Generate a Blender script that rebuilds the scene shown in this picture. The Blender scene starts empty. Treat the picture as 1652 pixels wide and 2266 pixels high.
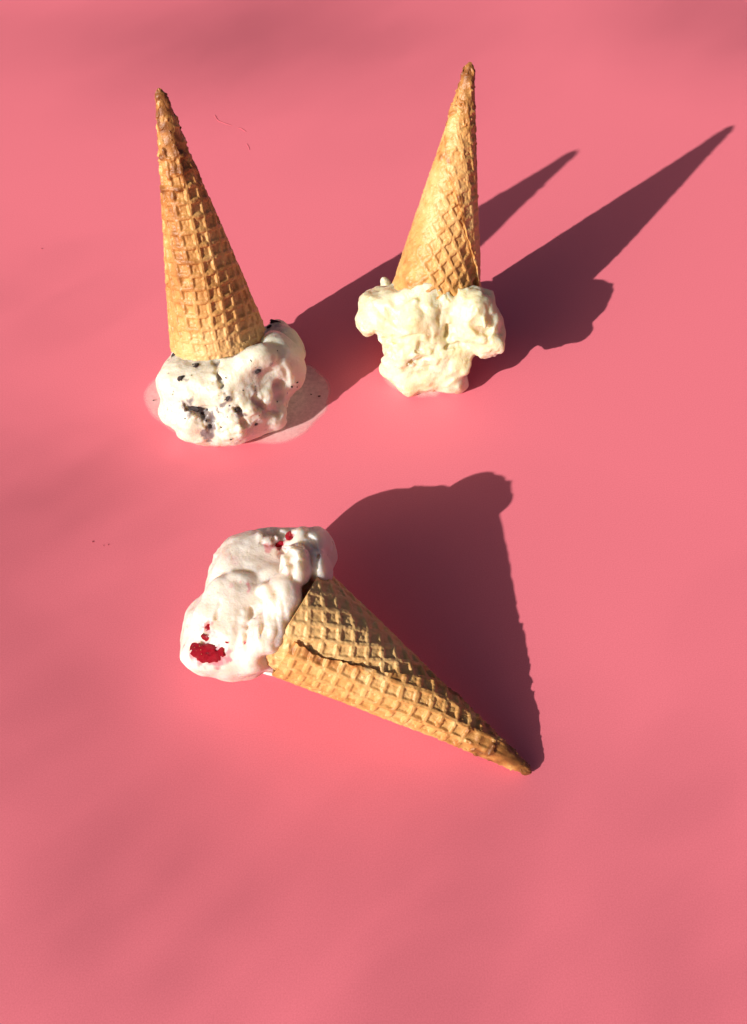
import bpy, bmesh, math, random
import numpy as np
from mathutils import Vector, Matrix

sc = bpy.context.scene
CM = 0.01                                   # everything below is thought out in centimetres
R_ = math.radians

# ------------------------------------------------------------------ camera
CAM_Z = 38.975
cam_d = bpy.data.cameras.new('camera'); cam = bpy.data.objects.new('camera', cam_d)
sc.collection.objects.link(cam); sc.camera = cam
cam.location = (0, 0, CAM_Z*CM)
cam.rotation_euler = (R_(33.73489), 0, 0)    # phone held over the table, looking steeply down
cam_d.sensor_fit = 'VERTICAL'; cam_d.sensor_height = 24
cam_d.lens = 24*1946.786/2266
cam_d.clip_start = 0.01; cam_d.clip_end = 100

# ------------------------------------------------------------------ daylight
SUN_AZ, SUN_EL = 50.408, 27.702                # direction the shadows run (from +y towards +x), sun height
wd = bpy.data.worlds.new('World'); sc.world = wd; wd.use_nodes = True
nt = wd.node_tree; nt.nodes.clear()
sky = nt.nodes.new('ShaderNodeTexSky'); sky.sky_type = 'NISHITA'; sky.sun_disc = False; sky.air_density = 0.6; sky.dust_density = 4.0; sky.ozone_density = 0.0
sky.sun_elevation = R_(SUN_EL); sky.sun_rotation = R_(SUN_AZ+180)
bg = nt.nodes.new('ShaderNodeBackground'); bg.inputs['Strength'].default_value = 0.05
wo = nt.nodes.new('ShaderNodeOutputWorld')
nt.links.new(sky.outputs[0], bg.inputs[0]); nt.links.new(bg.outputs[0], wo.inputs[0])
sl = bpy.data.lights.new('sun', 'SUN'); sl.energy = 5.0; sl.angle = R_(0.55); sl.color = (1.0, 0.95, 0.87)
so = bpy.data.objects.new('sun', sl); sc.collection.objects.link(so)
sun_dir = Vector((math.sin(R_(SUN_AZ))*math.cos(R_(SUN_EL)), math.cos(R_(SUN_AZ))*math.cos(R_(SUN_EL)), -math.sin(R_(SUN_EL))))
so.rotation_euler = sun_dir.to_track_quat('-Z', 'Y').to_euler()
so.location = (-1, -1, 1)
sc.render.engine = 'CYCLES'
sc.view_settings.view_transform = 'Standard'; sc.view_settings.look = 'None'
sc.view_settings.exposure = 0.12; sc.view_settings.gamma = 1
sc.cycles.max_bounces = 10; sc.cycles.diffuse_bounces = 6; sc.cycles.transparent_max_bounces = 8

# ------------------------------------------------------------------ helpers
def link(o, parent=None):
    sc.collection.objects.link(o)
    if parent is not None: o.parent = parent
    return o
def mesh_obj(name, V, Fq, mat, parent=None, smooth=True, attrs=None):
    """one mesh object from numpy vertices (cm, world axes, relative to parent) and quads or triangles"""
    me = bpy.data.meshes.new(name)
    V = np.asarray(V, np.float32)*CM; Fq = np.asarray(Fq, np.int32)
    n = Fq.shape[1]
    me.vertices.add(len(V)); me.vertices.foreach_set('co', V.ravel())
    me.loops.add(Fq.size); me.loops.foreach_set('vertex_index', Fq.ravel())
    me.polygons.add(len(Fq)); me.polygons.foreach_set('loop_start', np.arange(0, Fq.size, n, dtype=np.int32))
    me.polygons.foreach_set('use_smooth', np.full(len(Fq), smooth))
    if attrs:
        for k, a in attrs.items():
            at = me.attributes.new(k, 'FLOAT', 'POINT'); at.data.foreach_set('value', np.asarray(a, np.float32))
    me.update(calc_edges=True); me.validate()
    me.materials.append(mat)
    return link(bpy.data.objects.new(name, me), parent)
def thing(name, loc, label, cat, group=None):
    o = bpy.data.objects.new(name, None); o.location = Vector(loc)*CM; o.empty_display_size = 0.02
    link(o); o['label'] = label; o['category'] = cat
    if group: o['group'] = group
    return o

def bspl(n, lam, off):
    x = (np.arange(n)/lam + off); i = np.floor(x).astype(int); f = x-i
    m = np.zeros((n, int(math.ceil(n/lam))+5), np.float32); r = np.arange(n)
    m[r, i] = (1-f)**3/6; m[r, i+1] = (3*f**3-6*f**2+4)/6; m[r, i+2] = (-3*f**3+3*f**2+3*f+1)/6; m[r, i+3] = f**3/6
    return m
def gnoise(shape, lam, seed):
    """smooth unit-variance noise on a regular grid, lam = feature size in cells per axis"""
    rng = np.random.default_rng(seed)
    ms = [bspl(n, l, rng.random()) for n, l in zip(shape, lam)]
    a = rng.standard_normal([m.shape[1] for m in ms]).astype(np.float32)
    for ax, m in enumerate(ms):
        a = np.moveaxis(np.tensordot(m, a, axes=(1, ax)), 0, ax)
    a = np.ascontiguousarray(a); a *= 1/a.std(); return a
def pnoise(x, y, lam, seed):
    rng = np.random.default_rng(seed); tab = rng.standard_normal((64, 64)).astype(np.float32)
    x = x/lam; y = y/lam; i = np.floor(x).astype(int); j = np.floor(y).astype(int); a = x-i; b = y-j
    a = a*a*(3-2*a); b = b*b*(3-2*b); i %= 64; j %= 64; i1 = (i+1) % 64; j1 = (j+1) % 64
    return 1.4*((tab[i, j]*(1-a)+tab[i1, j]*a)*(1-b)+(tab[i, j1]*(1-a)+tab[i1, j1]*a)*b)
def sstep(a, b, x):
    t = np.clip((x-a)/(b-a), 0, 1); return t*t*(3-2*t)

# ------------------------------------------------------------------ materials
def newmat(name):
    m = bpy.data.materials.new(name); m.use_nodes = True
    n = m.node_tree; return m, n, n.nodes['Principled BSDF']
def node(n, typ, **kw):
    x = n.nodes.new(typ)
    for k, v in kw.items():
        if k in x.inputs: x.inputs[k].default_value = v
        else: setattr(x, k, v)
    return x
def ramp(n, fac, stops):
    r = n.nodes.new('ShaderNodeValToRGB'); e = r.color_ramp.elements
    while len(e) < len(stops): e.new(0.5)
    for el, (p, c) in zip(e, stops): el.position = p; el.color = (*c, 1)
    n.links.new(fac, r.inputs[0]); return r.outputs[0]
def noise(n, scale, detail=3, rough=0.5, coord=None):
    x = node(n, 'ShaderNodeTexNoise', Scale=scale, Detail=detail, Roughness=rough)
    if coord: n.links.new(coord, x.inputs['Vector'])
    return x.outputs['Fac']
def bump(n, h, strength, dist, prev=None):
    b = node(n, 'ShaderNodeBump', Strength=strength, Distance=dist); n.links.new(h, b.inputs['Height'])
    if prev: n.links.new(prev, b.inputs['Normal'])
    return b.outputs[0]

def mat_table():
    m, n, p = newmat('pink_plastic')
    tc = n.nodes.new('ShaderNodeTexCoord').outputs['Object']
    c = ramp(n, noise(n, 1500, 3, 0.6, tc), [(0.3, (0.85, 0.188, 0.242)), (0.7, (0.93, 0.225, 0.287))])
    n.links.new(c, p.inputs['Base Color'])
    p.inputs['Roughness'].default_value = 0.5; p.inputs['Specular IOR Level'].default_value = 0.18
    b = bump(n, noise(n, 2600, 2, 0.5, tc), 0.22, 0.0002)
    n.links.new(b, p.inputs['Normal'])
    return m
def mat_cream(name, base, deep, stain, sss=0.009, grain=1.0):
    m, n, p = newmat(name)
    tc = n.nodes.new('ShaderNodeTexCoord').outputs['Object']
    at = node(n, 'ShaderNodeAttribute', attribute_name='stain')
    c = ramp(n, noise(n, 60, 4, 0.55, tc), [(0.3, deep), (0.65, base)])
    mx = node(n, 'ShaderNodeMix', data_type='RGBA'); n.links.new(at.outputs['Fac'], mx.inputs[0])
    n.links.new(c, mx.inputs[6]); mx.inputs[7].default_value = (*stain, 1)
    n.links.new(mx.outputs[2], p.inputs['Base Color'])
    p.inputs['Subsurface Weight'].default_value = 0.8
    p.inputs['Subsurface Radius'].default_value = (1.0, 0.75, 0.45); p.inputs['Subsurface Scale'].default_value = sss
    r = node(n, 'ShaderNodeMapRange'); n.links.new(noise(n, 90, 3, 0.5, tc), r.inputs[0])
    r.inputs[1].default_value = 0.35; r.inputs[2].default_value = 0.7; r.inputs[3].default_value = 0.22; r.inputs[4].default_value = 0.58
    n.links.new(r.outputs[0], p.inputs['Roughness'])
    v = node(n, 'ShaderNodeTexVoronoi', Scale=260.0); n.links.new(tc, v.inputs['Vector'])
    hole = ramp(n, v.outputs['Distance'], [(0.0, (0, 0, 0)), (0.22, (1, 1, 1))])
    b = bump(n, noise(n, 700, 3, 0.6, tc), 0.5*grain, 0.0006)
    b = bump(n, noise(n, 240, 4, 0.65, tc), 0.5*grain, 0.0016, b)
    b = bump(n, hole, 0.25, 0.0008, b)
    n.links.new(b, p.inputs['Normal'])
    return m
def mat_waffle():
    m, n, p = newmat('waffle')
    tc = n.nodes.new('ShaderNodeTexCoord').outputs['Object']
    at = node(n, 'ShaderNodeAttribute', attribute_name='toast').outputs['Fac']
    nz = noise(n, 170, 5, 0.65, tc)
    a1 = node(n, 'ShaderNodeMath', operation='MULTIPLY_ADD'); n.links.new(nz, a1.inputs[0]); a1.inputs[1].default_value = 0.55
    n.links.new(at, a1.inputs[2])
    c = ramp(n, a1.outputs[0], [(0.22, (0.75, 0.465, 0.195)), (0.5, (0.66, 0.345, 0.112)), (0.8, (0.43, 0.175, 0.045)), (1.0, (0.24, 0.085, 0.022))])
    n.links.new(c, p.inputs['Base Color'])
    p.inputs['Roughness'].default_value = 0.42; p.inputs['Specular IOR Level'].default_value = 0.45
    p.inputs['Subsurface Weight'].default_value = 0.15; p.inputs['Subsurface Radius'].default_value = (1, 0.5, 0.2)
    p.inputs['Subsurface Scale'].default_value = 0.0015
    v = node(n, 'ShaderNodeTexVoronoi', Scale=330.0); n.links.new(tc, v.inputs['Vector'])
    pit = ramp(n, v.outputs['Distance'], [(0.0, (0, 0, 0)), (0.25, (1, 1, 1))])
    b = bump(n, noise(n, 420, 4, 0.65, tc), 0.5, 0.0009)
    b = bump(n, pit, 0.25, 0.0004, b)
    n.links.new(b, p.inputs['Normal'])
    return m
def mat_simple(name, c0, c1, rough, scale=300, sss=0.0, bstr=0.4, bdist=0.0006, spec=0.5):
    m, n, p = newmat(name)
    tc = n.nodes.new('ShaderNodeTexCoord').outputs['Object']
    n.links.new(ramp(n, noise(n, scale, 4, 0.6, tc), [(0.3, c0), (0.7, c1)]), p.inputs['Base Color'])
    p.inputs['Roughness'].default_value = rough; p.inputs['Specular IOR Level'].default_value = spec
    if sss:
        p.inputs['Subsurface Weight'].default_value = sss; p.inputs['Subsurface Radius'].default_value = (1, 0.35, 0.3)
        p.inputs['Subsurface Scale'].default_value = 0.002
    n.links.new(bump(n, noise(n, scale*2, 3, 0.6, tc), bstr, bdist), p.inputs['Normal'])
    return m
def mat_milk(name, opacity, rough=0.12):
    m, n, p = newmat(name)
    tc = n.nodes.new('ShaderNodeTexCoord').outputs['Object']
    p.inputs['Base Color'].default_value = (0.98, 0.79, 0.76, 1); p.inputs['Roughness'].default_value = rough
    at = node(n, 'ShaderNodeAttribute', attribute_name='thick').outputs['Fac']
    mr = node(n, 'ShaderNodeMapRange'); n.links.new(at, mr.inputs[0]); mr.inputs[3].default_value = 0.08; mr.inputs[4].default_value = opacity
    mu = node(n, 'ShaderNodeMath', operation='MULTIPLY'); n.links.new(mr.outputs[0], mu.inputs[0])
    f = node(n, 'ShaderNodeMapRange'); n.links.new(noise(n, 350, 4, 0.7, tc), f.inputs[0])
    f.inputs[1].default_value = 0.3; f.inputs[2].default_value = 0.7; f.inputs[3].default_value = 0.75; f.inputs[4].default_value = 1.15
    n.links.new(f.outputs[0], mu.inputs[1]); n.links.new(mu.outputs[0], p.inputs['Alpha'])
    n.links.new(bump(n, noise(n, 500, 3, 0.6, tc), 0.25, 0.0004), p.inputs['Normal'])
    return m

M_table = mat_table()
M_waffle = mat_waffle()
M_cookie_cream = mat_cream('cookie_cream', (0.79, 0.745, 0.62), (0.76, 0.685, 0.53), (0.20, 0.15, 0.155), grain=0.95)
M_vanilla = mat_cream('vanilla_cream', (0.79, 0.737, 0.54), (0.77, 0.685, 0.40), (0.80, 0.62, 0.38), grain=0.95)
M_berry_cream = mat_cream('berry_cream', (0.82, 0.73, 0.645), (0.79, 0.67, 0.565), (0.75, 0.16, 0.22), grain=0.75)
M_choc = mat_simple('dark_chocolate', (0.014, 0.009, 0.011), (0.05, 0.03, 0.032), 0.42, spec=0.35)
M_berry = mat_simple('strawberry_flesh', (0.62, 0.006, 0.02), (0.88, 0.03, 0.07), 0.18, 330, 0.2, 1.0, 0.003)
M_seed = mat_simple('strawberry_seed', (0.75, 0.30, 0.10), (0.8, 0.45, 0.2), 0.35)
M_milk = mat_milk('melted_milk', 0.9, 0.1)
M_drip = mat_simple('melted_drip', (0.88, 0.80, 0.75), (0.9, 0.83, 0.78), 0.15, 200, 0.4, 0.1)
M_hair = mat_simple('dust_fibre', (0.62, 0.12, 0.16), (0.68, 0.13, 0.17), 0.6)

# ------------------------------------------------------------------ the pink sheet
def build_table():
    nx, ny = 161, 201
    X = np.linspace(-110, 110, nx); Y = np.linspace(-60, 170, ny)
    xx, yy = np.meshgrid(X, Y, indexing='ij')
    z = np.zeros_like(xx)
    V = np.stack([xx, yy, z], -1).reshape(-1, 3)
    i = np.arange(nx*ny).reshape(nx, ny)
    F = np.stack([i[:-1, :-1], i[1:, :-1], i[1:, 1:], i[:-1, 1:]], -1).reshape(-1, 4)
    o = mesh_obj('tabletop', V, F, M_table)
    o['kind'] = 'structure'; o['label'] = 'smooth satin pink sheet filling the whole background'
    return o
build_table()

# ------------------------------------------------------------------ waffle cones
def build_cone(parent, T, B, R, r0, seam, gridrot, seed, extra=0.0, wraps=1.16, rimlap=0.15, soft=None, rimq=(0.80, 1.0)):
    """a square-gridded waffle sheet rolled into a cone: tip T, rim centre B, the free edge of the outer layer at angle seam(f)"""
    T = np.array(T, float); B = np.array(B, float); L = np.linalg.norm(B-T); a = (B-T)/L
    B = B + a*extra; R = R*(L+extra)/L; L += extra
    e1 = np.array([0, 0, CAM_Z])-(T+B)/2; e1 -= a*(e1@a); e1 /= np.linalg.norm(e1); e2 = np.cross(a, e1)
    base = np.array(parent.location)/CM
    rng = np.random.default_rng(seed)
    sa = (R-r0)/math.hypot(L, R-r0); s0 = r0/sa
    def wob(n, lam, sd): return gnoise((n, 4), (lam, 4), sd)[:, 1]
    def surf(ns, nt_, inner):
        v = np.linspace(0, 1, ns)**0.92; s = v*L
        f = s/L
        rag = (0.035*np.interp(f, np.linspace(0, 1, 400), wob(400, 9, seed+1)) + 0.035*np.interp(f, np.linspace(0, 1, 400), wob(400, 3.5, seed+2)))
        te = np.interp(f, seam[0], seam[1]) + rag*np.clip(3.0/(0.6+s), 0.6, 2.5)*0.5
        q = np.linspace(0, 1, nt_)
        t = te[:, None] - 2*np.pi*wraps*(1-q)[None, :]
        S = np.repeat(s[:, None], nt_, 1)
        # rim not quite level
        S = S*(1 + (0.006*np.sin(t*1.0+seed)+0.004*np.sin(2.3*t))) - rimlap*sstep(rimq[0], rimq[1], q)[None, :]*sstep(0.6, 1, f)[:, None]
        phi = t*sa + gridrot; sg = S + s0
        PX, PY = sg*np.cos(phi), sg*np.sin(phi)
        p = 0.67
        # slight warp of the pressed grid
        n1 = gnoise((ns, nt_), (ns/7, nt_/12), seed+3); n2 = gnoise((ns, nt_), (ns/7, nt_/12), seed+4)
        PX = PX+0.05*n1; PY = PY+0.05*n2
        da = np.abs((PX/p) % 1-0.5)*p; db = np.abs((PY/p) % 1-0.5)*p      # distance from ridge centre lines
        ra = 1-sstep(0.055, 0.175, da); rb = 1-sstep(0.055, 0.175, db)
        ridge = np.maximum(ra, rb)
        n3 = gnoise((ns, nt_), (ns/5, nt_/8), seed+5); n4 = pnoise(PX, PY, 0.30, seed+6); n5 = pnoise(PX, PY, 0.11, seed+7)
        strength = np.clip(0.95+0.22*n3, 0.4, 1.25)*sstep(0.03, 0.22, f)[:, None]
        if soft is not None: strength = strength*soft(((t+np.pi) % (2*np.pi))-np.pi, f[:, None], q[None, :])
        depth = 0.105
        h = depth*strength*(ridge-1) + 0.009*n4 + 0.008*n5 + (1-sstep(0.12, 0.45, f))[:, None]*(0.035*(np.abs(n4)-0.7)+0.014*n5)
        rr = r0+(R-r0)*f + 0.06*np.sin(np.pi*f)                      # a little belly
        rr = rr*np.sqrt(np.clip(s/0.22, 0.02, 1))
        oval = 1+0.02*np.cos(2*t+seed)
        lay = 0.11*sstep(0.02, 0.4, f)[:, None]*(q[None, :]-1)*wraps
        # outer layer lifts a touch near its free edge
        lift = 0.0*sstep(0.965, 1, q)[None, :]*sstep(0.15, 0.5, f)[:, None]*(0.6+0.5*n3)
        rad = rr[:, None]*oval + lay + h*(not inner) + lift
        if inner:
            rad = rad-0.17*sstep(0.05, 0.4, f)[:, None] + 0.06*strength*ridge
            rad = np.maximum(rad, 0.02)
        P = T + a*S[..., None] + rad[..., None]*(np.cos(t)[..., None]*e1+np.sin(t)[..., None]*e2)
        toast = 0.10+0.10*n3+0.05*n4+0.10*(1-sstep(0.1, 0.5, f))[:, None]*n4+0.06*(ridge)*strength
        toast += 0.42*(1-sstep(0.02, 0.30, f))[:, None] + 0.16*(1-sstep(0.25, 0.6, f))[:, None]
        edge = sstep(0.955, 1.0, q)[None, :]*sstep(0.05, 0.3, f)[:, None]
        toast += (0.2+0.14*n4)*edge
        toast += 0.08*sstep(0.985, 1, f)[:, None]
        return P-base, np.clip(toast, 0, 1)
    def quads(n, m, flip):
        i = np.arange(n*m).reshape(n, m)
        q = np.stack([i[:-1, :-1], i[:-1, 1:], i[1:, 1:], i[1:, :-1]], -1).reshape(-1, 4)
        return q[:, ::-1] if flip else q
    ns, nn = 340, 560
    Po, to = surf(ns, nn, False)
    ms, mn = 110, 180
    Pi, ti = surf(ms, mn, True)
    V = [Po.reshape(-1, 3), Pi.reshape(-1, 3)]; A = [to.ravel(), ti.ravel()]
    F = [quads(ns, nn, False), quads(ms, mn, True)+ns*nn]
    # cut edges: rim and free edge, closing outer to inner surface
    off = ns*nn+ms*mn
    def strip(out, tout, inn, flip):
        nonlocal off
        k = np.linspace(0, len(inn)-1, len(out)); i0 = np.floor(k).astype(int).clip(0, len(inn)-2); fr = (k-i0)[:, None]
        ii = inn[i0]*(1-fr)+inn[i0+1]*fr
        mid = out*0.5+ii*0.5 + (a*0.03 if not flip else 0)
        n = len(out)
        V.append(np.concatenate([out, mid, ii])); A.append(np.concatenate([tout, tout+0.05, tout]))
        q = quads(3, n, flip)+off; F.append(q); off += 3*n
    strip(Po[-1], to[-1], Pi[-1], False)
    strip(Po[:, -1], to[:, -1], Pi[:, -1], True)
    return mesh_obj('waffle_cone', np.concatenate(V), np.concatenate(F), M_waffle, parent, attrs={'toast': np.concatenate(A)})

# ------------------------------------------------------------------ ice cream, modelled as a solid and skinned
def surface_nets(F, org, h):
    S = F < 0
    c = np.zeros(tuple(n-1 for n in F.shape), np.int8)
    corners = [(i, j, k) for i in (0, 1) for j in (0, 1) for k in (0, 1)]
    sl = lambda i, j, k: (slice(i, F.shape[0]-1+i), slice(j, F.shape[1]-1+j), slice(k, F.shape[2]-1+k))
    for q in corners: c += S[sl(*q)]
    act = (c > 0) & (c < 8)
    I, J, K = np.nonzero(act)
    idx = np.full(act.shape, -1, np.int32); idx[act] = np.arange(len(I))
    f = {q: F[I+q[0], J+q[1], K+q[2]] for q in corners}
    acc = np.zeros((len(I), 3), np.float32); cnt = np.zeros(len(I), np.float32)
    for q in corners:
        for ax in range(3):
            if q[ax] == 0:
                r = list(q); r[ax] = 1; r = tuple(r)
                a, b = f[q], f[r]; m = (a < 0) != (b < 0)
                t = np.where(m, a/np.where(m, a-b, 1), 0)
                for d in range(3):
                    acc[:, d] += np.where(m, q[d]+(t if d == ax else 0), 0)
                cnt += m
    V = np.stack([I, J, K], 1)+acc/cnt[:, None]
    V = V*h+np.array(org)
    Q = []
    for ax in range(3):
        b, d = (ax+1) % 3, (ax+2) % 3
        s0 = [slice(None)]*3; s1 = [slice(None)]*3
        s0[ax] = slice(0, -1); s1[ax] = slice(1, None)
        x = S[tuple(s0)] != S[tuple(s1)]
        g = np.array(np.nonzero(x)); ok = (g[b] > 0) & (g[d] > 0) & (g[b] < F.shape[b]-1) & (g[d] < F.shape[d]-1)
        g = g[:, ok]
        ins = S[tuple(g)]
        def cell(db, dd):
            t = g.copy(); t[b] -= db; t[d] -= dd; return idx[tuple(t)]
        q = np.stack([cell(1, 1), cell(0, 1), cell(0, 0), cell(1, 0)], 1)
        q[~ins] = q[~ins][:, ::-1]
        Q.append(q)
    return V, np.concatenate(Q)

class Scoop:
    def __init__(s, org, half, h=0.05, seed=0, warp=0.18):
        s.o = np.array(org, float)
        w = np.array([0, 0, CAM_Z])-s.o; w /= np.linalg.norm(w)
        u = np.cross([0, 0, 1], w); u /= np.linalg.norm(u)
        s.M = np.stack([u, np.cross(w, u), w])            # rows: local axes of the modelling block
        s.h = h; s.seed = seed
        s.n = [int(2*x/h) for x in half]; s.lo = -np.array(half, float)
        g = [s.lo[i]+h*np.arange(s.n[i], dtype=np.float32) for i in range(3)]
        s.g = g
        s.X = g[0][:, None, None].astype(np.float32); s.Y = g[1][None, :, None].astype(np.float32); s.Z = g[2][None, None, :].astype(np.float32)
        l = 1.5/h
        s.wx = s.X+warp*gnoise(s.n, (l, l, l), seed+1); s.wy = s.Y+warp*gnoise(s.n, (l, l, l), seed+2); s.wz = s.Z+warp*gnoise(s.n, (l, l, l), seed+3)
        s.F = np.full(s.n, 50, np.float32)
        s.stains = []; s.fleck = 0
    def lump(s, c, r, k=0.25, rot=0.0, world=False, cut=False):
        m = (max(r),)*3 if world or rot else r
        sl = tuple(slice(max(0, int((c[i]-m[i]-1.3-s.lo[i])/s.h)), max(1, int((c[i]+m[i]+1.3-s.lo[i])/s.h))) for i in range(3))
        x, y, z = s.wx[sl]-np.float32(c[0]), s.wy[sl]-np.float32(c[1]), s.wz[sl]-np.float32(c[2])
        if world:
            m = s.M.T
            x, y, z = (m[0, 0]*x+m[0, 1]*y+m[0, 2]*z, m[1, 0]*x+m[1, 1]*y+m[1, 2]*z, m[2, 0]*x+m[2, 1]*y+m[2, 2]*z)
        elif rot:
            cr, sr = math.cos(R_(rot)), math.sin(R_(rot)); x, y = cr*x+sr*y, -sr*x+cr*y
        k0 = np.sqrt((x/r[0])**2+(y/r[1])**2+(z/r[2])**2)
        k1 = np.sqrt((x/r[0]**2)**2+(y/r[1]**2)**2+(z/r[2]**2)**2)+1e-6
        d = k0*(k0-1)/k1
        f = s.F[sl]; hh = np.clip(k-np.abs(f-d), 0, None)/k
        s.F[sl] = np.minimum(f, d)-hh*hh*k*0.25
    def front(s, u, v, d=0.0):
        i = int(round((u-s.lo[0])/s.h)); j = int(round((v-s.lo[1])/s.h))
        i = min(max(i, 0), s.n[0]-1); j = min(max(j, 0), s.n[1]-1)
        col = np.nonzero(s.F[i, j] < 0)[0]
        w = s.g[2][col[-1]] if len(col) else 0.0
        return np.array([u, v, w-d])
    def _sub(s, pts, r):
        pts = np.array(pts); a = np.floor((pts.min(0)-r-s.lo)/s.h).astype(int).clip(0); b = np.ceil((pts.max(0)+r-s.lo)/s.h).astype(int)+1
        sl = tuple(slice(a[i], min(b[i], s.n[i])) for i in range(3))
        return sl, s.wx[sl]*0+s.X[sl[0]]*1, s.wx[sl]*0+s.Y[:, sl[1]], s.wx[sl]*0+s.Z[:, :, sl[2]]
    def _dist(s, pts, x, y, z):
        best = None
        for p, q in zip(pts[:-1], pts[1:]):
            d = q-p; L = d@d+1e-9
            t = np.clip(((x-p[0])*d[0]+(y-p[1])*d[1]+(z-p[2])*d[2])/L, 0, 1)
            e = np.sqrt((x-p[0]-t*d[0])**2+(y-p[1]-t*d[1])**2+(z-p[2]-t*d[2])**2)
            best = e if best is None else np.minimum(best, e)
        return best
    def fold(s, amp, lam, k=60, stretch=(1, 1, 1), zone=None):
        """soft overlapping folds with sharp valleys"""
        n = gnoise(s.n, tuple(lam*q/s.h for q in stretch), s.seed+k)
        d = amp*(np.abs(n)-0.75)
        if zone is not None:
            (c, r) = zone; p = s.front(*c)
            d = d*(1-sstep(0.5*r, r, np.sqrt((s.X-p[0])**2+(s.Y-p[1])**2+(s.Z-p[2])**2)))
        s.F -= d
    def trace(s, path, depth):
        out = []
        for (a, b), (c, d) in zip(path[:-1], path[1:]):
            n = max(1, int(math.hypot(c-a, d-b)/0.15))
            out += [s.front(a+(c-a)*i/n, b+(d-b)*i/n, depth) for i in range(n)]
        return out+[s.front(path[-1][0], path[-1][1], depth)]
    def groove(s, path, r=0.15, depth=0.1, k=0.12, wob=0.06):
        pts = s.trace(path, depth)
        if len(pts) == 1: pts = pts*2
        sl, x, y, z = s._sub(pts, r+0.6)
        d = s._dist(pts, x, y, z)
        d = d + wob*gnoise(d.shape, (0.35/s.h,)*3, s.seed+int(abs(path[0][0])*100)+9)
        a, b = s.F[sl], r-d
        hh = np.clip(k-np.abs(a-b), 0, None)/k
        s.F[sl] = np.maximum(a, b)+hh*hh*k*0.25
    def ridge(s, path, r=0.15, depth=0.0, k=0.2, wob=0.05):
        pts = [np.array(p) for p in path] if len(path[0]) == 3 else s.trace(path, depth)
        if len(pts) == 1: pts = pts*2
        sl, x, y, z = s._sub(pts, r+0.6)
        d = s._dist(pts, x, y, z)-r
        d = d + wob*gnoise(d.shape, (0.35/s.h,)*3, s.seed+int(abs(path[0][1])*100)+5)
        a = s.F[sl]; hh = np.clip(k-np.abs(a-d), 0, None)/k
        s.F[sl] = np.minimum(a, d)-hh*hh*k*0.25
    def rough(s, c, r, amp=0.12, lam=0.3):
        p = s.front(*c)
        sl, x, y, z = s._sub([p], r)
        d = np.sqrt((x-p[0])**2+(y-p[1])**2+(z-p[2])**2)
        d = d+0.25*r*gnoise(d.shape, (0.6/s.h,)*3, s.seed+77)
        m = 1-sstep(0.55*r, r, d)
        n1 = np.abs(gnoise(d.shape, (lam/s.h,)*3, s.seed+int(c[0]*50)+20)); n2 = np.abs(gnoise(d.shape, (lam*0.45/s.h,)*3, s.seed+int(c[1]*50)+21))
        s.F[sl] -= amp*m*((n1-0.85)+0.5*(n2-0.8))
    def comb(s, c, r, ang, amp=0.06, lam=0.22):
        """scraped striations running along the in-plane direction ang"""
        p = s.front(*c)
        sl, x, y, z = s._sub([p], r)
        d = np.sqrt((x-p[0])**2+(y-p[1])**2+(z-p[2])**2)
        m = 1-sstep(0.5*r, r, d)
        t = (x-p[0])*-math.sin(R_(ang))+(y-p[1])*math.cos(R_(ang)); l = (x-p[0])*math.cos(R_(ang))+(y-p[1])*math.sin(R_(ang))
        t = t+0.12*gnoise(d.shape, (0.8/s.h,)*3, s.seed+31)
        rng = np.random.default_rng(s.seed+int(c[0]*91)); tab = rng.standard_normal((8, 64))
        ti = t/lam+30; li = np.clip(l/1.3+4, 0, 6.99)
        def smp(a, b):
            i0 = np.clip(np.floor(a).astype(int), 0, 62); fa = a-i0; fa = fa*fa*(3-2*fa); j0 = np.floor(b).astype(int); fb = b-j0
            return (tab[j0, i0]*(1-fa)+tab[j0, i0+1]*fa)*(1-fb)+(tab[j0+1, i0]*(1-fa)+tab[j0+1, i0+1]*fa)*fb
        s.F[sl] -= amp*m*smp(ti, li)
    def skin(s, name, mat, parent, soft=(0.07, 0.025, 0.008), floor=0.0):
        h = s.h
        for amp, lam, k in zip(soft, (0.9, 0.35, 0.16), (40, 41, 42)):
            s.F -= amp*gnoise(s.n, (lam/h,)*3, s.seed+k)
        zw = s.o[2]+s.M[0, 2]*s.X+s.M[1, 2]*s.Y+s.M[2, 2]*s.Z
        s.F = np.maximum(s.F, floor+0.01-zw)
        V, Q = surface_nets(s.F, s.lo, h)
        st = np.zeros(len(V))
        gi = np.clip(np.round((V-s.lo)/h).astype(int), 0, np.array(s.n)-1).T
        nn = 0.6*gnoise(s.n, (0.3/h,)*3, s.seed+55)[gi[0], gi[1], gi[2]]+0.5*gnoise(s.n, (0.13/h,)*3, s.seed+56)[gi[0], gi[1], gi[2]]
        for (path, r, a) in s.stains:
            pts = [s.front(*c) for c in path]
            if len(pts) == 1: pts = pts*2
            d = s._dist(pts, V[:, 0], V[:, 1], V[:, 2])
            st = np.maximum(st, a*sstep(0.15, 0.75, 1-d/r+0.45*nn)*(d < r*1.8))
        if s.fleck:
            n3 = gnoise(s.n, (0.12/h,)*3, s.seed+57)[gi[0], gi[1], gi[2]]
            st = np.maximum(st, s.fleck*sstep(2.3, 3.0, n3))
        s.base = np.array(parent.location)/CM
        W = V@s.M+s.o-s.base
        return mesh_obj(name, W, Q, mat, parent, attrs={'stain': st})
    def at(s, u, v, d=0.0):
        """surface point (cm, relative to the thing's base)"""
        return s.front(u, v, d)@s.M+s.o-s.base

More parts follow.
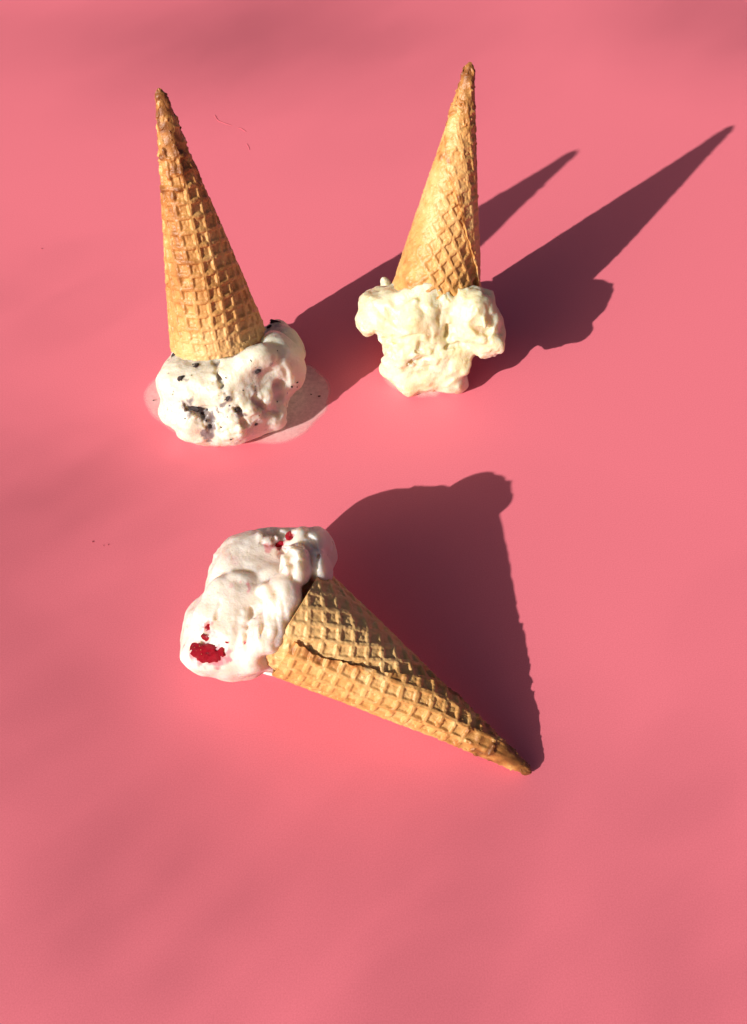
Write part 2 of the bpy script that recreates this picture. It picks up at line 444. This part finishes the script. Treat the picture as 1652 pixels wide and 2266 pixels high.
def chunk_mesh(name, seed, mat, facets=14, smooth=False, sub=0, jag=0.0):
    rng = np.random.default_rng(seed)
    bm = bmesh.new()
    for _ in range(facets):
        v = rng.normal(size=3); v /= np.linalg.norm(v); bm.verts.new(v*rng.uniform(0.75, 1.1))
    bmesh.ops.convex_hull(bm, input=bm.verts)
    bmesh.ops.delete(bm, geom=[v for v in bm.verts if not v.link_faces], context='VERTS')
    if sub:
        bmesh.ops.subdivide_edges(bm, edges=bm.edges, cuts=sub, use_grid_fill=True, smooth=0.35)
    if jag:
        for v in bm.verts: v.co *= 1+rng.normal(0, jag)
    me = bpy.data.meshes.new(name); bm.to_mesh(me); bm.free(); me.materials.append(mat)
    if smooth: me.polygons.foreach_set('use_smooth', [True]*len(me.polygons))
    return me
def place(name, me, parent, pos, size, rot, rel=None):
    o = bpy.data.objects.new(name, me); o.location = Vector(pos)*CM
    o.scale = [x*CM for x in size]; o.rotation_euler = rot
    return link(o, parent)

CONES = {1: ((-9.62, 37.69, 16.74), (-8.45, 34.51, 4.52)),
         2: ((4.78, 42.57, 15.21), (3.42, 37.43, 4.18)),
         3: ((6.98, 12.00, 0.27), (-3.15, 17.60, 3.75))}

# ---- cookie ice cream, upside down, melting
t1 = thing('ice_cream_cone', (-8.23, 33.51, 0), 'upside-down waffle cone with dark-flecked cream scoop melting into a puddle', 'ice cream', 'dropped ice cream cones')
build_cone(t1, *CONES[1], 2.68, 0.17, ([0, 0.1, 0.25, 0.5, 1], [-0.9, -1.6, -2.2, -2.6, -3.0]), 1.18, 11,
           soft=lambda t, f, q: 0.85-0.25*sstep(-0.2, 1.0, t)+0*f)
S1 = Scoop((-8.23, 33.51, 2.1), (5.2, 5.0, 5.0), 0.05, 100)
S1.lump((0.1, -0.25, -0.2), (3.75, 3.6, 2.95), world=True)
S1.lump((3.37, 1.11, -0.60), (1.25, 1.65, 1.7), 0.4)
S1.lump((2.38, -0.65, 0.80), (1.7, 1.6, 1.8), 0.3)
S1.lump((-2.26, 0.06, 0.60), (1.55, 1.9, 1.8), 0.5)
S1.lump((-0.92, -1.93, 1.20), (2.2, 1.3, 1.6), 0.5)
S1.lump((-2.34, -1.45, 0.30), (1.6, 1.3, 1.6), 0.5)
S1.fold(0.03, 0.9)
S1.fold(0.07, 0.5, 61, zone=((0.72, -1.38), 2.8))
S1.fold(0.05, 0.26, 62, zone=((0.42, -1.58), 2.2))
S1.lump((0.75, 0.14, 1.80), (1.5, 1.5, 1.2), 0.3)
S1.lump((2.02, -2.50, 0.60), (1.2, 0.9, 1.3), 0.2)
S1.lump((2.86, 0.50, 1.60), (1.35, 1.5, 1.3), 0.3)
S1.lump((1.58, 0.71, 2.60), (1.3, 0.75, 0.9), 0.3)
S1.lump((-1.09, -2.71, 0.20), (2.4, 0.8, 1.4), 0.5)
S1.groove([(-0.35, 1.10), (-0.36, 0.09), (-0.10, -0.77), (-0.51, -1.16)], 0.22, 0.05)
S1.groove([(-0.41, -1.25), (-1.08, -1.44), (-2.03, -1.34), (-2.37, -0.94)], 0.16, 0.05)
S1.groove([(2.71, -0.72), (2.82, -1.51)], 0.32, 0.0)
S1.groove([(3.20, -1.97), (2.95, -2.70)], 0.22, 0.0)
S1.groove([(1.24, -1.35), (1.77, -1.96), (2.35, -2.33)], 0.18, 0.05)
S1.groove([(-2.15, -1.06), (-1.72, -1.45), (-1.18, -1.93), (-1.35, -2.49)], 0.2, 0.0, 0.1, 0.1)
S1.groove([(0.05, -1.52), (0.47, -1.98), (0.50, -2.50)], 0.16, 0.0, 0.1, 0.08)
S1.rough((-1.53, -1.74), 0.9, 0.09, 0.3)
S1.rough((0.05, -2.16), 1.5, 0.087, 0.40)
S1.rough((1.79, -1.84), 1.0, 0.074, 0.38)
S1.rough((-0.36, -0.42), 0.7, 0.062, 0.31)
S1.comb((3.61, 0.15), 1.8, 105, 0.06, 0.25)
S1.stains = [([(-0.31, 1.30), (-0.26, -0.18), (-0.10, -1.03), (-0.84, -1.48)], 0.22, 0.8), ([(-2.29, -0.91), (-1.82, -1.30), (-1.17, -1.86)], 0.6, 0.9), ([(-1.21, -2.05), (-1.55, -2.71)], 0.5, 0.9), ([(-0.04, -1.58), (0.55, -1.97)], 0.42, 0.85), ([(-0.84, -1.48), (-0.27, -1.84)], 0.35, 0.5), ([(-2.35, 0.50), (-1.98, 0.33)], 0.2, 0.6), ([(0.28, 1.50), (0.82, 1.65)], 0.35, 0.7), ([(1.14, -1.85), (2.09, -2.28)], 0.5, 0.22), ([(-1.43, 1.17), (-1.38, 0.78)], 0.2, 0.4), ([(2.71, 0.82), (3.66, 0.40)], 0.4, 0.15), ([(3.33, 2.68), (3.85, 2.70)], 0.4, 0.5), ([(1.70, 0.18)], 0.3, 0.6), ([(1.04, -0.42), (1.32, -0.98)], 0.3, 0.25)]; S1.fleck = 0.6
scoop1 = S1.skin('scoop', M_cookie_cream, t1)
rng = random.Random(5)
choc = [chunk_mesh('chocolate_chunk', i, M_choc, 14, False, 1, 0.13) for i in range(5)]
for (px, sz) in [((-1.97, -1.19), (0.38, 0.22, 0.3)), ((-1.61, -1.52), (0.22, 0.2, 0.2)), ((-1.35, -2.23), (0.24, 0.32, 0.2)), ((0.19, -1.72), (0.36, 0.24, 0.25)),
                 ((-0.14, -0.97), (0.28, 0.2, 0.2)), ((-0.23, 1.43), (0.42, 0.2, 0.3)), ((0.44, 1.52), (0.36, 0.26, 0.3)), ((-2.30, 0.47), (0.36, 0.14, 0.2)),
                 ((1.70, 0.18), (0.2, 0.26, 0.2)), ((-1.44, 0.99), (0.16, 0.3, 0.2)), ((1.05, -2.55), (0.2, 0.12, 0.15)), ((-2.52, 1.81), (0.2, 0.14, 0.15)),
                 ((3.38, 2.68), (0.4, 0.07, 0.2)), ((2.97, 2.44), (0.22, 0.14, 0.2)), ((1.71, 1.75), (0.4, 0.16, 0.2))]:
    place('chocolate_chunk', rng.choice(choc), scoop1, S1.at(px[0], px[1], 0.45*min(sz)), [0.95*q for q in sz], [rng.uniform(-0.5, 0.5) for _ in range(3)])
for i in range(46):
    a, r = rng.uniform(0, 6.28), math.sqrt(rng.random())
    u, v = 0.2+3.6*r*math.cos(a), -0.6+2.6*r*math.sin(a)
    q = rng.uniform(0.03, 0.07)
    place('chocolate_fleck', rng.choice(choc), scoop1, S1.at(u, v, 0.02), (q*rng.uniform(1, 2.2), q, q), [rng.uniform(-3, 3) for _ in range(3)])

# ---- vanilla, upside down
t2 = thing('ice_cream_cone', (3.44, 36.76, 0), 'upside-down waffle cone standing on a lumpy pale yellow vanilla scoop', 'ice cream', 'dropped ice cream cones')
build_cone(t2, *CONES[2], 2.66, 0.17, ([0, 0.2, 0.35, 0.47, 0.55, 0.65, 0.74, 0.83, 1], [2.4, 1.5, 0.6, 0.0, -0.35, -0.64, -0.9, -1.16, -1.5]), 0.41, 23, extra=-0.5,
           soft=lambda t, f, q: np.clip(1.0-0.75*sstep(0.0, 0.55, t), 0, 1)*np.where(q > 0.86, 0.6, 1.0)*(0.6+0.4*sstep(0.35, 0.55, f)))
S2 = Scoop((3.44, 36.76, 2.3), (5.2, 4.8, 5.2), 0.05, 200)
S2.lump((-0.37, -1.13, 0.40), (2.45, 2.1, 2.1), world=True)
S2.lump((-0.16, -2.15, 0.40), (2.1, 1.0, 1.5), 0.5)
S2.lump((-2.06, 1.06, 1.20), (1.9, 1.5, 1.8), 0.4)
S2.lump((-3.78, 0.48, 1.00), (0.78, 0.75, 0.9), 0.25)
S2.lump((-3.36, 1.57, 0.70), (0.85, 0.75, 1.0), 0.35)
S2.lump((-0.40, 1.03, 1.90), (2.0, 1.6, 1.7), 0.35)
S2.lump((2.07, 1.31, 2.20), (1.55, 1.65, 1.9), 0.2)
S2.lump((2.85, 1.89, 2.80), (0.65, 0.7, 0.9), 0.2)
S2.lump((2.93, 0.14, 2.00), (1.0, 1.2, 1.3), 0.3)
S2.lump((1.56, 2.43, 1.90), (0.95, 0.6, 0.9), 0.15)
S2.lump((-0.80, 2.08, 2.50), (1.2, 0.7, 0.8), 0.2)
S2.lump((0.62, 1.42, -1.20), (2.9, 1.6, 2.2), 0.4)
S2.lump((-0.67, -0.35, 1.50), (2.5, 1.3, 1.6), 0.4)
S2.lump((0.86, -1.07, 1.50), (1.7, 1.5, 1.3), 0.2, rot=35)
S2.lump((-1.58, -0.99, 1.20), (1.4, 1.35, 1.3), 0.35)
S2.lump((1.49, -0.33, 1.30), (1.5, 1.2, 1.4), 0.3)
S2.lump((0.97, 1.24, 1.90), (0.9, 1.4, 1.6), 0.15)
S2.lump((-2.66, 1.67, -0.80), (0.8, 0.7, 1.2), 0.3)
S2.ridge([(-3.04, 2.95, -1.20), (-2.95, 2.49, -1.10), (-2.80, 1.76, -0.80)], 0.33, 0, 0.15, 0.02)
S2.fold(0.09, 0.95)
S2.fold(0.07, 0.6, 61)
S2.fold(0.02, 0.26, 62)
S2.lump((-0.01, -2.35, 0.30), (1.95, 0.95, 1.4), 0.4)
S2.groove([(0.89, 2.67), (1.07, 1.67), (0.98, 0.65), (0.79, 0.07)], 0.22, 0.0, 0.1)
S2.groove([(-1.26, -1.56), (-0.96, -1.07), (-0.54, -0.68), (0.23, -0.48)], 0.2, 0.1)
S2.groove([(0.77, -0.60), (1.40, -0.35), (1.93, -0.44)], 0.16, 0.05)
S2.groove([(0.17, -3.03), (0.59, -3.22), (0.98, -3.14)], 0.14, 0.0)
S2.groove([(-2.65, 1.31), (-2.23, 0.95), (-1.81, 0.60)], 0.1, 0.0)
S2.groove([(2.22, 0.73), (2.64, 0.38), (3.03, 0.40)], 0.28, 0.0)
S2.groove([(0.22, 1.37), (0.34, 0.48)], 0.1, 0.0)
S2.groove([(-2.79, -0.50), (-1.75, -0.25), (-0.73, 0.08)], 0.08, 0.0)
S2.rough((2.58, 1.01), 1.4, 0.099, 0.43)
S2.rough((-0.25, -0.97), 1.0, 0.087, 0.38)
S2.rough((3.40, -0.86), 0.9, 0.062, 0.28)
S2.rough((0.41, 2.14), 0.6, 0.050, 0.25)
S2.rough((-2.50, -0.87), 0.9, 0.062, 0.31)
S2.rough((1.23, -1.39), 1.2, 0.031, 0.25)
S2.comb((0.54, 0.62), 1.3, 95, 0.06, 0.2)
S2.comb((0.89, -2.07), 1.4, 35, 0.05, 0.25)
S2.comb((-2.07, 0.45), 1.6, 150, 0.06, 0.35)
S2.stains = [([(-1.27, -1.43), (-0.66, -0.79), (0.24, -0.53)], 0.3, 0.5), ([(2.37, 0.49), (2.91, 0.32)], 0.35, 0.45), ([(-1.89, -0.18), (-0.60, 0.09)], 0.2, 0.25)]
scoop2 = S2.skin('scoop', M_vanilla, t2, soft=(0.08, 0.035, 0.012))

# ---- strawberry, lying on its side
t3 = thing('ice_cream_cone', (-5.28, 18.79, 0), 'waffle cone lying on its side with strawberry scoop and red berry pieces', 'ice cream', 'dropped ice cream cones')
build_cone(t3, *CONES[3], 2.6, 0.17, ([0, 0.2, 0.37, 0.52, 0.63, 0.74, 0.89, 1.03], [3.2, 2.4, 1.3, 0.52, 0.12, -0.12, -0.35, -0.30]), 0.19, 37, extra=0.5, rimlap=0.6, rimq=(0.66, 0.80),
           soft=lambda t, f, q: np.where(q < 0.86, 1.35, 0.8)+0*t)
S3 = Scoop((-5.28, 18.79, 3.1), (4.5, 4.5, 4.7), 0.05, 300, warp=0.12)
S3.lump((0.13, 1.52, -0.20), (2.75, 1.75, 1.75), rot=32)
S3.lump((2.05, 2.43, -0.30), (1.35, 0.8, 1.4), 0.2, rot=-15)
S3.lump((2.93, 1.69, 1.20), (0.85, 1.05, 1.5), 0.04)
S3.lump((3.05, 0.94, 1.90), (0.5, 0.6, 1.3), 0.2)
S3.lump((2.03, 1.27, 2.70), (0.75, 0.8, 1.1), 0.06, rot=-30)
S3.lump((2.43, 2.06, 1.60), (0.75, 0.8, 1.0), 0.04, rot=-40)
S3.lump((1.08, 0.69, 0.70), (0.95, 1.25, 1.5), 0.15)
S3.lump((1.08, -0.21, 1.50), (0.8, 1.1, 1.3), 0.12, rot=-20)
S3.lump((1.89, 0.41, -0.10), (1.35, 1.7, 1.7), 0.2, rot=-30)
S3.lump((-1.28, -0.81, 0.40), (2.3, 2.3, 2.35), 0.06)
S3.lump((-1.08, -0.39, 1.45), (1.95, 1.9, 0.95), 0.15, rot=10)
S3.lump((-2.28, -1.14, 0.00), (1.5, 1.45, 1.9), 0.4)
S3.lump((-1.00, -2.09, 0.10), (1.2, 1.0, 1.7), 0.3)
S3.lump((-0.13, -1.20, 0.80), (1.3, 1.7, 1.6), 0.3, rot=-20)
S3.lump((0.70, -0.58, -0.30), (1.6, 1.9, 1.8), 0.3, rot=-30)
S3.lump((1.05, 0.19, 2.80), (0.78, 1.2, 1.4), 0.12, rot=-25)
S3.lump((0.20, -0.93, 2.50), (0.9, 1.3, 1.4), 0.3, rot=-25)
S3.lump((-0.72, -1.82, 1.80), (0.75, 1.0, 1.3), 0.3)
S3.fold(0.04, 0.8)
S3.fold(0.02, 0.25, 63, zone=((-0.49, -1.13), 2.0))
S3.fold(0.07, 0.5, 61, zone=((1.91, 1.90), 1.6))
S3.fold(0.05, 0.3, 62, stretch=(0.7, 3.5, 1), zone=((0.02, -0.73), 2.0))
S3.ridge([(-0.74, 1.41), (0.02, 1.07), (0.50, 0.57), (0.74, 0.00)], 0.3, 0.12, 0.12, 0.05)
S3.groove([(1.32, 2.73), (1.54, 2.31), (1.60, 1.65), (1.68, 1.10), (1.55, 0.70)], 0.22, 0.0, 0.08)
S3.groove([(2.40, 2.86), (2.87, 2.32), (3.01, 1.53), (2.77, 1.00)], 0.1, 0.0, 0.06, 0.03)
S3.groove([(1.03, 3.14), (1.56, 3.10), (1.80, 2.79)], 0.14, 0.0)
S3.groove([(1.44, 2.44), (1.97, 2.57), (2.31, 2.67)], 0.18, 0.05)
S3.groove([(-0.19, 0.80), (-0.27, 0.19), (-0.48, -0.39)], 0.09, 0.0, 0.12)
S3.groove([(0.06, -0.11), (0.00, -0.83), (-0.34, -1.59)], 0.07, 0.0, 0.12)
S3.groove([(0.56, -0.23), (0.46, -0.84), (0.10, -1.49)], 0.06, 0.0, 0.12)
S3.groove([(-2.15, -0.19), (-2.25, -0.48), (-2.51, -0.87), (-2.96, -1.03)], 0.18, 0.05, 0.12)
S3.groove([(-1.59, 0.45), (-1.87, -0.05)], 0.1, 0.0)
S3.rough((1.27, 2.80), 0.8, 0.074, 0.33)
S3.rough((1.74, 1.62), 0.7, 0.074, 0.31)
S3.rough((-0.23, -0.46), 0.9, 0.043, 0.25)
S3.rough((-0.78, -0.59), 0.6, 0.043, 0.25)
S3.rough((-1.71, 2.66), 0.8, 0.050, 0.31)
S3.comb((-0.25, -0.56), 1.7, 75, 0.06, 0.28)
S3.comb((0.21, 1.88), 1.5, 20, 0.03, 0.3)
S3.comb((3.18, 1.81), 1.0, -60, 0.05, 0.3)
S3.stains = [([(-2.23, -0.38), (-2.06, -0.73)], 0.4, 0.6), ([(-1.58, -1.17)], 0.14, 1.0), ([(-0.91, -1.40)], 0.16, 0.8), ([(-0.92, 1.09)], 0.2, 0.3), ([(-0.20, 1.02), (-0.23, 0.71)], 0.14, 0.6), ([(2.08, 2.61), (1.60, 2.36)], 0.4, 0.6), ([(0.91, 2.61), (1.02, 2.43)], 0.2, 0.6), ([(-1.73, 2.56), (-0.53, 2.31)], 0.4, 0.15), ([(-3.13, -1.09), (-2.50, -1.56), (-1.84, -1.59)], 0.62, 0.8)]; S3.fleck = 0.35
scoop3 = S3.skin('scoop', M_berry_cream, t3, soft=(0.06, 0.02, 0.006))
berry = [chunk_mesh('strawberry_piece', 60+i, M_berry, 20, True, 2, 0.10) for i in range(3)]
seedm = chunk_mesh('seed', 80, M_seed, 10)
b = place('strawberry_piece', berry[0], t3, S3.at(*(-2.72, -1.34), 0.16), (0.50, 0.40, 0.4), (0.2, -0.2, -0.35))
b['label'] = 'largest glossy red strawberry piece with seeds'
for (px, sz, r) in [((-2.22, -1.59), (0.46, 0.34, 0.4), 0.3), ((-1.89, -1.53), (0.26, 0.24, 0.3), 0.8), ((-3.02, -1.14), (0.26, 0.26, 0.3), 0.1), ((-2.36, -1.33), (0.42, 0.30, 0.35), -0.1), ((-2.52, -1.66), (0.42, 0.24, 0.3), 0.1)]:
    place('strawberry_piece', berry[1+len(t3.children) % 2], t3, S3.at(*px, 0.14), sz, (0.1, -0.1, r))
for k in range(8):
    d = Vector((rng.uniform(-0.85, 0.85), rng.uniform(-0.8, 0.5), 0.0)); d.z = math.sqrt(max(0.05, 1-d.x**2-d.y**2))
    place('seed', seedm, b, d*95, (5, 8, 6), (0, 0, rng.uniform(0, 3)))
for (px, sz) in [((-2.25, -0.37), (0.26, 0.2, 0.2)), ((-2.43, -0.81), (0.3, 0.17, 0.2)), ((2.08, 2.61), (0.26, 0.28, 0.3)), ((1.72, 2.44), (0.36, 0.16, 0.2)), ((-1.58, -1.17), (0.14, 0.09, 0.08)), ((-0.89, -1.41), (0.12, 0.09, 0.08))]:
    place('strawberry_piece', rng.choice(berry), t3, S3.at(*px, 0.45*min(sz)), sz, [rng.uniform(-0.4, 0.4) for _ in range(3)])

# ------------------------------------------------------------------ melted cream on the sheet
def puddle(name, pts, mat, height, inset=0.16, rings=26, seed=0):
    P = np.array(pts, float); n = len(P); k = 14
    out = []
    for i in range(n):                                         # closed Catmull-Rom
        p0, p1, p2, p3 = P[i-1], P[i], P[(i+1) % n], P[(i+2) % n]
        for t in np.arange(k)/k:
            out.append(0.5*((2*p1)+(p2-p0)*t+(2*p0-5*p1+4*p2-p3)*t*t+(3*p1-p0-3*p2+p3)*t**3))
    out = np.array(out); c = out.mean(0); m = len(out)
    nz = gnoise((m, 4), (6, 4), seed)[:, 0]; nz = nz*np.sin(np.linspace(0, np.pi, m))
    out = out+(out-c)/np.linalg.norm(out-c, axis=1)[:, None]*nz[:, None]*0.07
    V, A = [], []
    dist = np.linalg.norm(out-c, axis=1)
    hz = gnoise((rings+1, m), (6, 9), seed+1)
    for r in range(rings+1):
        f = (r/rings)**1.5
        d = f*dist
        z = height*np.sqrt(np.clip(1-(1-np.clip(d/inset, 0, 1))**2, 0, 1))*(1+0.12*hz[r])+0.004
        V.append(np.concatenate([out*(1-f)+c*f, z[:, None]], 1)); A.append(0.45*sstep(0, 0.25, d)+0.55*np.clip((d-0.25)/(dist*0.32), 0, 1)**1.3)
    V = np.concatenate(V)-np.array([c[0], c[1], 0]); i = np.arange((rings+1)*m).reshape(rings+1, m)
    j = np.roll(i, -1, 1)
    F = np.stack([i[:-1], j[:-1], j[1:], i[1:]], -1).reshape(-1, 4)
    o = mesh_obj(name, V, F, mat, attrs={'thick': np.concatenate(A)})
    o.location = (c[0]*CM, c[1]*CM, 0); return o
pd = puddle('melted_puddle', [(-13.46, 34.33), (-12.92, 32.95), (-12.24, 32.18), (-11.10, 31.29), (-9.80, 30.64), (-8.26, 30.44), (-6.75, 30.64), (-5.23, 30.64), (-4.12, 31.29), (-3.26, 32.34), (-2.57, 33.43), (-2.55, 34.68), (-3.06, 35.82), (-3.96, 36.69), (-6.17, 37.28), (-8.93, 37.65), (-11.58, 36.91), (-12.90, 35.64)], M_milk, 0.03, seed=3)
pd['label'] = 'thin milky pink puddle spreading under the dark-flecked melting scoop'; pd['category'] = 'puddle'
p2 = puddle('melted_puddle', [(0.54, 35.96), (0.80, 35.10), (1.43, 34.54), (2.35, 34.15), (3.40, 34.01), (4.20, 34.29), (4.83, 34.75), (5.14, 35.46), (4.70, 36.36), (2.83, 36.91), (1.19, 36.69)], M_milk, 0.03, seed=13)
p2['label'] = 'narrow wet rim of melt under the pale yellow vanilla scoop'; p2['category'] = 'puddle'
dr = puddle('melted_drip', [(-5.25, 16.82), (-5.07, 16.98), (-4.73, 17.05), (-3.99, 16.87), (-3.66, 16.59), (-3.97, 16.50), (-4.36, 16.55), (-4.73, 16.66)], M_drip, 0.12, 0.3, 10, seed=7)
dr['label'] = 'small white smear of melted cream under the lying cone\'s rim'; dr['category'] = 'ice cream'

for (x, y, q) in [(*(-3.64, 34.22), 0.05), (*(-3.16, 34.08), 0.07), (*(-12.77, 33.77), 0.05), (*(-12.19, 33.36), 0.04)]:
    place('chocolate_fleck', choc[1], pd, (x-pd.location.x/CM, y-pd.location.y/CM, 0.09), (q*1.4, q, q*0.6), (0, 0, x))

# ------------------------------------------------------------------ dust on the sheet
def fibre(pts, r, label, name='dust_fibre', cat='fibre'):
    P = [np.array([x, y, r*0.2]) for x, y in pts]
    out = []
    for i in range(len(P)-1):
        for t in np.linspace(0, 1, 6)[:-1]: out.append(P[i]*(1-t)+P[i+1]*t)
    out.append(P[-1]); out = np.array(out)
    for _ in range(3): out[1:-1] = (out[:-2]+2*out[1:-1]+out[2:])/4
    c = out.mean(0); c[2] = 0; k = 6; V = []
    for i, p in enumerate(out):
        d = out[min(i+1, len(out)-1)]-out[max(i-1, 0)]; d /= np.linalg.norm(d); n = np.array([-d[1], d[0], 0])
        rr = r*(0.35 if i in (0, len(out)-1) else 1)
        for j in range(k):
            a = 2*math.pi*j/k; V.append(p-c+rr*(math.cos(a)*n+np.array([0, 0, 0.25*math.sin(a)])))
    i = np.arange(len(out)*k).reshape(-1, k); j = np.roll(i, -1, 1)
    o = mesh_obj(name, V, np.stack([i[:-1], j[:-1], j[1:], i[1:]], -1).reshape(-1, 4), M_hair)
    o.location = (c[0]*CM, c[1]*CM, 0); o['label'] = label; o['category'] = cat; o['group'] = 'stray fibres on the pink sheet'
    return o
fibre([(-12.10, 62.46), (-11.82, 61.75), (-11.52, 61.52), (-10.66, 61.05)], 0.045, 'longest faint fibre on pink sheet right of the leftmost cone tip')
fibre([(-10.19, 60.76), (-9.95, 60.73), (-9.51, 60.24)], 0.045, 'short curved fibre, middle one of three right of the leftmost cone tip')
fibre([(-9.36, 58.78), (-9.19, 58.39), (-9.10, 58.00)], 0.04, 'tiny fibre, lowest of three right of the leftmost cone tip')
fibre([(12.06, 48.40), (12.35, 48.27), (12.59, 47.99)], 0.025, 'thin fibre lying in the tall shadow of the vanilla cone')
def crumb(x, y, q, label):
    o = place('crumb', choc[2], None, (x, y, q*0.4), (q*1.4, q, q*0.6), (0, 0, x)); o.data = crumb_me
    o['label'] = label; o['category'] = 'crumb'; o['group'] = 'tiny specks on the pink sheet'
crumb_me = chunk_mesh('crumb', 91, M_hair)
crumb(*(-14.62, 24.16), 0.05, 'leftmost of three tiny dark specks on the sheet left of the strawberry scoop')
crumb(*(-14.02, 23.94), 0.035, 'middle of three tiny dark specks on the sheet left of the strawberry scoop')
crumb(*(-13.79, 23.99), 0.04, 'rightmost of three tiny dark specks on the sheet left of the strawberry scoop')
crumb(*(-22.08, 47.08), 0.05, 'single tiny dark speck near the left edge of the sheet')

# ------------------------------------------------------------------ added unseen leaf blocker, laid out to shade dapples into the sunlight
def build_dapple_blocker():
    rr = np.random.default_rng(8)
    sd = np.array(sun_dir); up = np.array([0, 0, 1.0])
    patches = [((-18.54, 72.69), 7, .36), ((-12.00, 70.63), 7, .34), ((-6.49, 70.97), 6, .30), ((-0.23, 73.75), 7, .26), ((-4.91, 78.14), 9, .30), ((6.32, 68.96), 7, .16), ((31.01, 75.18), 7, .4), ((31.18, 79.29), 9, .4),
               ((4.20, 60.36), 5, .10), ((-20.46, 43.20), 3.5, .18), ((-19.41, 28.19), 3.5, .30), ((-15.40, 27.89), 3.2, .30), ((-11.27, 26.41), 2.8, .30), ((-9.29, 23.86), 2.2, .30), ((-18.19, 22.77), 3, .25),
               ((-16.38, 16.59), 2.8, .25), ((-14.23, 12.29), 2.8, .32), ((-11.36, 8.45), 2.8, .34), ((-13.48, 5.83), 2.8, .32), ((-9.77, 10.70), 2.2, .28), ((-9.27, 3.42), 2.6, .18), ((2.43, 10.31), 2.4, .32), ((5.60, 8.45), 2.6, .26),
               ((-0.11, 7.38), 2.4, .22), ((3.13, 4.68), 2.6, .18), ((12.51, 6.68), 3, .18), ((17.62, 21.45), 3, .12), ((12.58, 12.29), 3, .10), ((-3.32, 4.20), 2.4, .12),
               ((-6.98, 6.68), 4, .16), ((-0.46, 3.42), 4, .18), ((6.54, 2.95), 4, .16), ((11.82, 3.11), 4, .16), ((-11.79, 2.80), 4, .2), ((13.99, 9.37), 4, .12), ((9.29, 10.31), 3.5, .12)]
    D = 430.0
    V, F, TV, TF = [], [], [], []
    hub = np.array([-150.0, 60.0, 0])-sd*D
    def tube(a, b, r0, r1):
        d = b-a; d /= np.linalg.norm(d); n = np.cross(d, up); n /= np.linalg.norm(n); m = np.cross(d, n); k = len(TV)
        for p, r in ((a, r0), (b, r1)):
            for j in range(6): TV.append(p+r*(math.cos(j*math.pi/3)*n+math.sin(j*math.pi/3)*m))
        for j in range(6): TF.append((k+j, k+(j+1) % 6, k+6+(j+1) % 6, k+6+j))
    for (g, rg, cov) in patches:
        D = 950.0 if g[1] > 55 else 520.0
        c = np.array([g[0], g[1], 0])-sd*D  # leaf cluster set up-sun of the sheet patch it is to darken
        mid = hub*0.5+c*0.5+np.array([rr.normal(0, 6), rr.normal(0, 6), 8])
        tube(hub, mid, 0.2, 0.1); tube(mid, c, 0.1, 0.05)
        area = 0.95; n = int(round((1.2 if g[1] > 55 else 1.4)*cov*math.pi*rg*rg*0.42/area))
        for _ in range(max(n, 2)):
            a = rr.uniform(0, 6.28); q = rg*math.sqrt(rr.uniform(0, 1))
            p = np.array([g[0]+q*math.cos(a), g[1]+q*math.sin(a), 0])-sd*(D+rr.uniform(-12, 12))
            nrm = -sd+rr.normal(0, 0.35, 3); nrm /= np.linalg.norm(nrm)
            t = np.cross(nrm, rr.normal(size=3)); t /= np.linalg.norm(t); b = np.cross(nrm, t)
            k = len(V); l, w = 0.75, 0.38
            for (x, y, z) in ((-l, 0, 0), (-.4*l, w, .08), (.4*l, .8*w, .06), (l, 0, -.1), (.4*l, -.8*w, .06), (-.4*l, -w, .08)): V.append(p+x*t+y*b+z*nrm)
            F += [(k, k+1, k+2, k+3), (k, k+3, k+4, k+5)]
    o = thing('dapple_blocker', hub, 'added unseen leaf blocker that shades soft dapples onto the sheet', 'added sun blocker')
    mw = mat_simple('blocker_brown', (0.10, 0.07, 0.045), (0.16, 0.11, 0.07), 0.8); ml = mat_simple('blocker_green', (0.05, 0.09, 0.025), (0.08, 0.13, 0.04), 0.5)
    mesh_obj('blocker_twigs', np.array(TV)-hub, TF, mw, o)
    f = mesh_obj('blocker_leaves', np.array(V)-hub, F, ml, o); f['kind'] = 'stuff'
build_dapple_blocker()
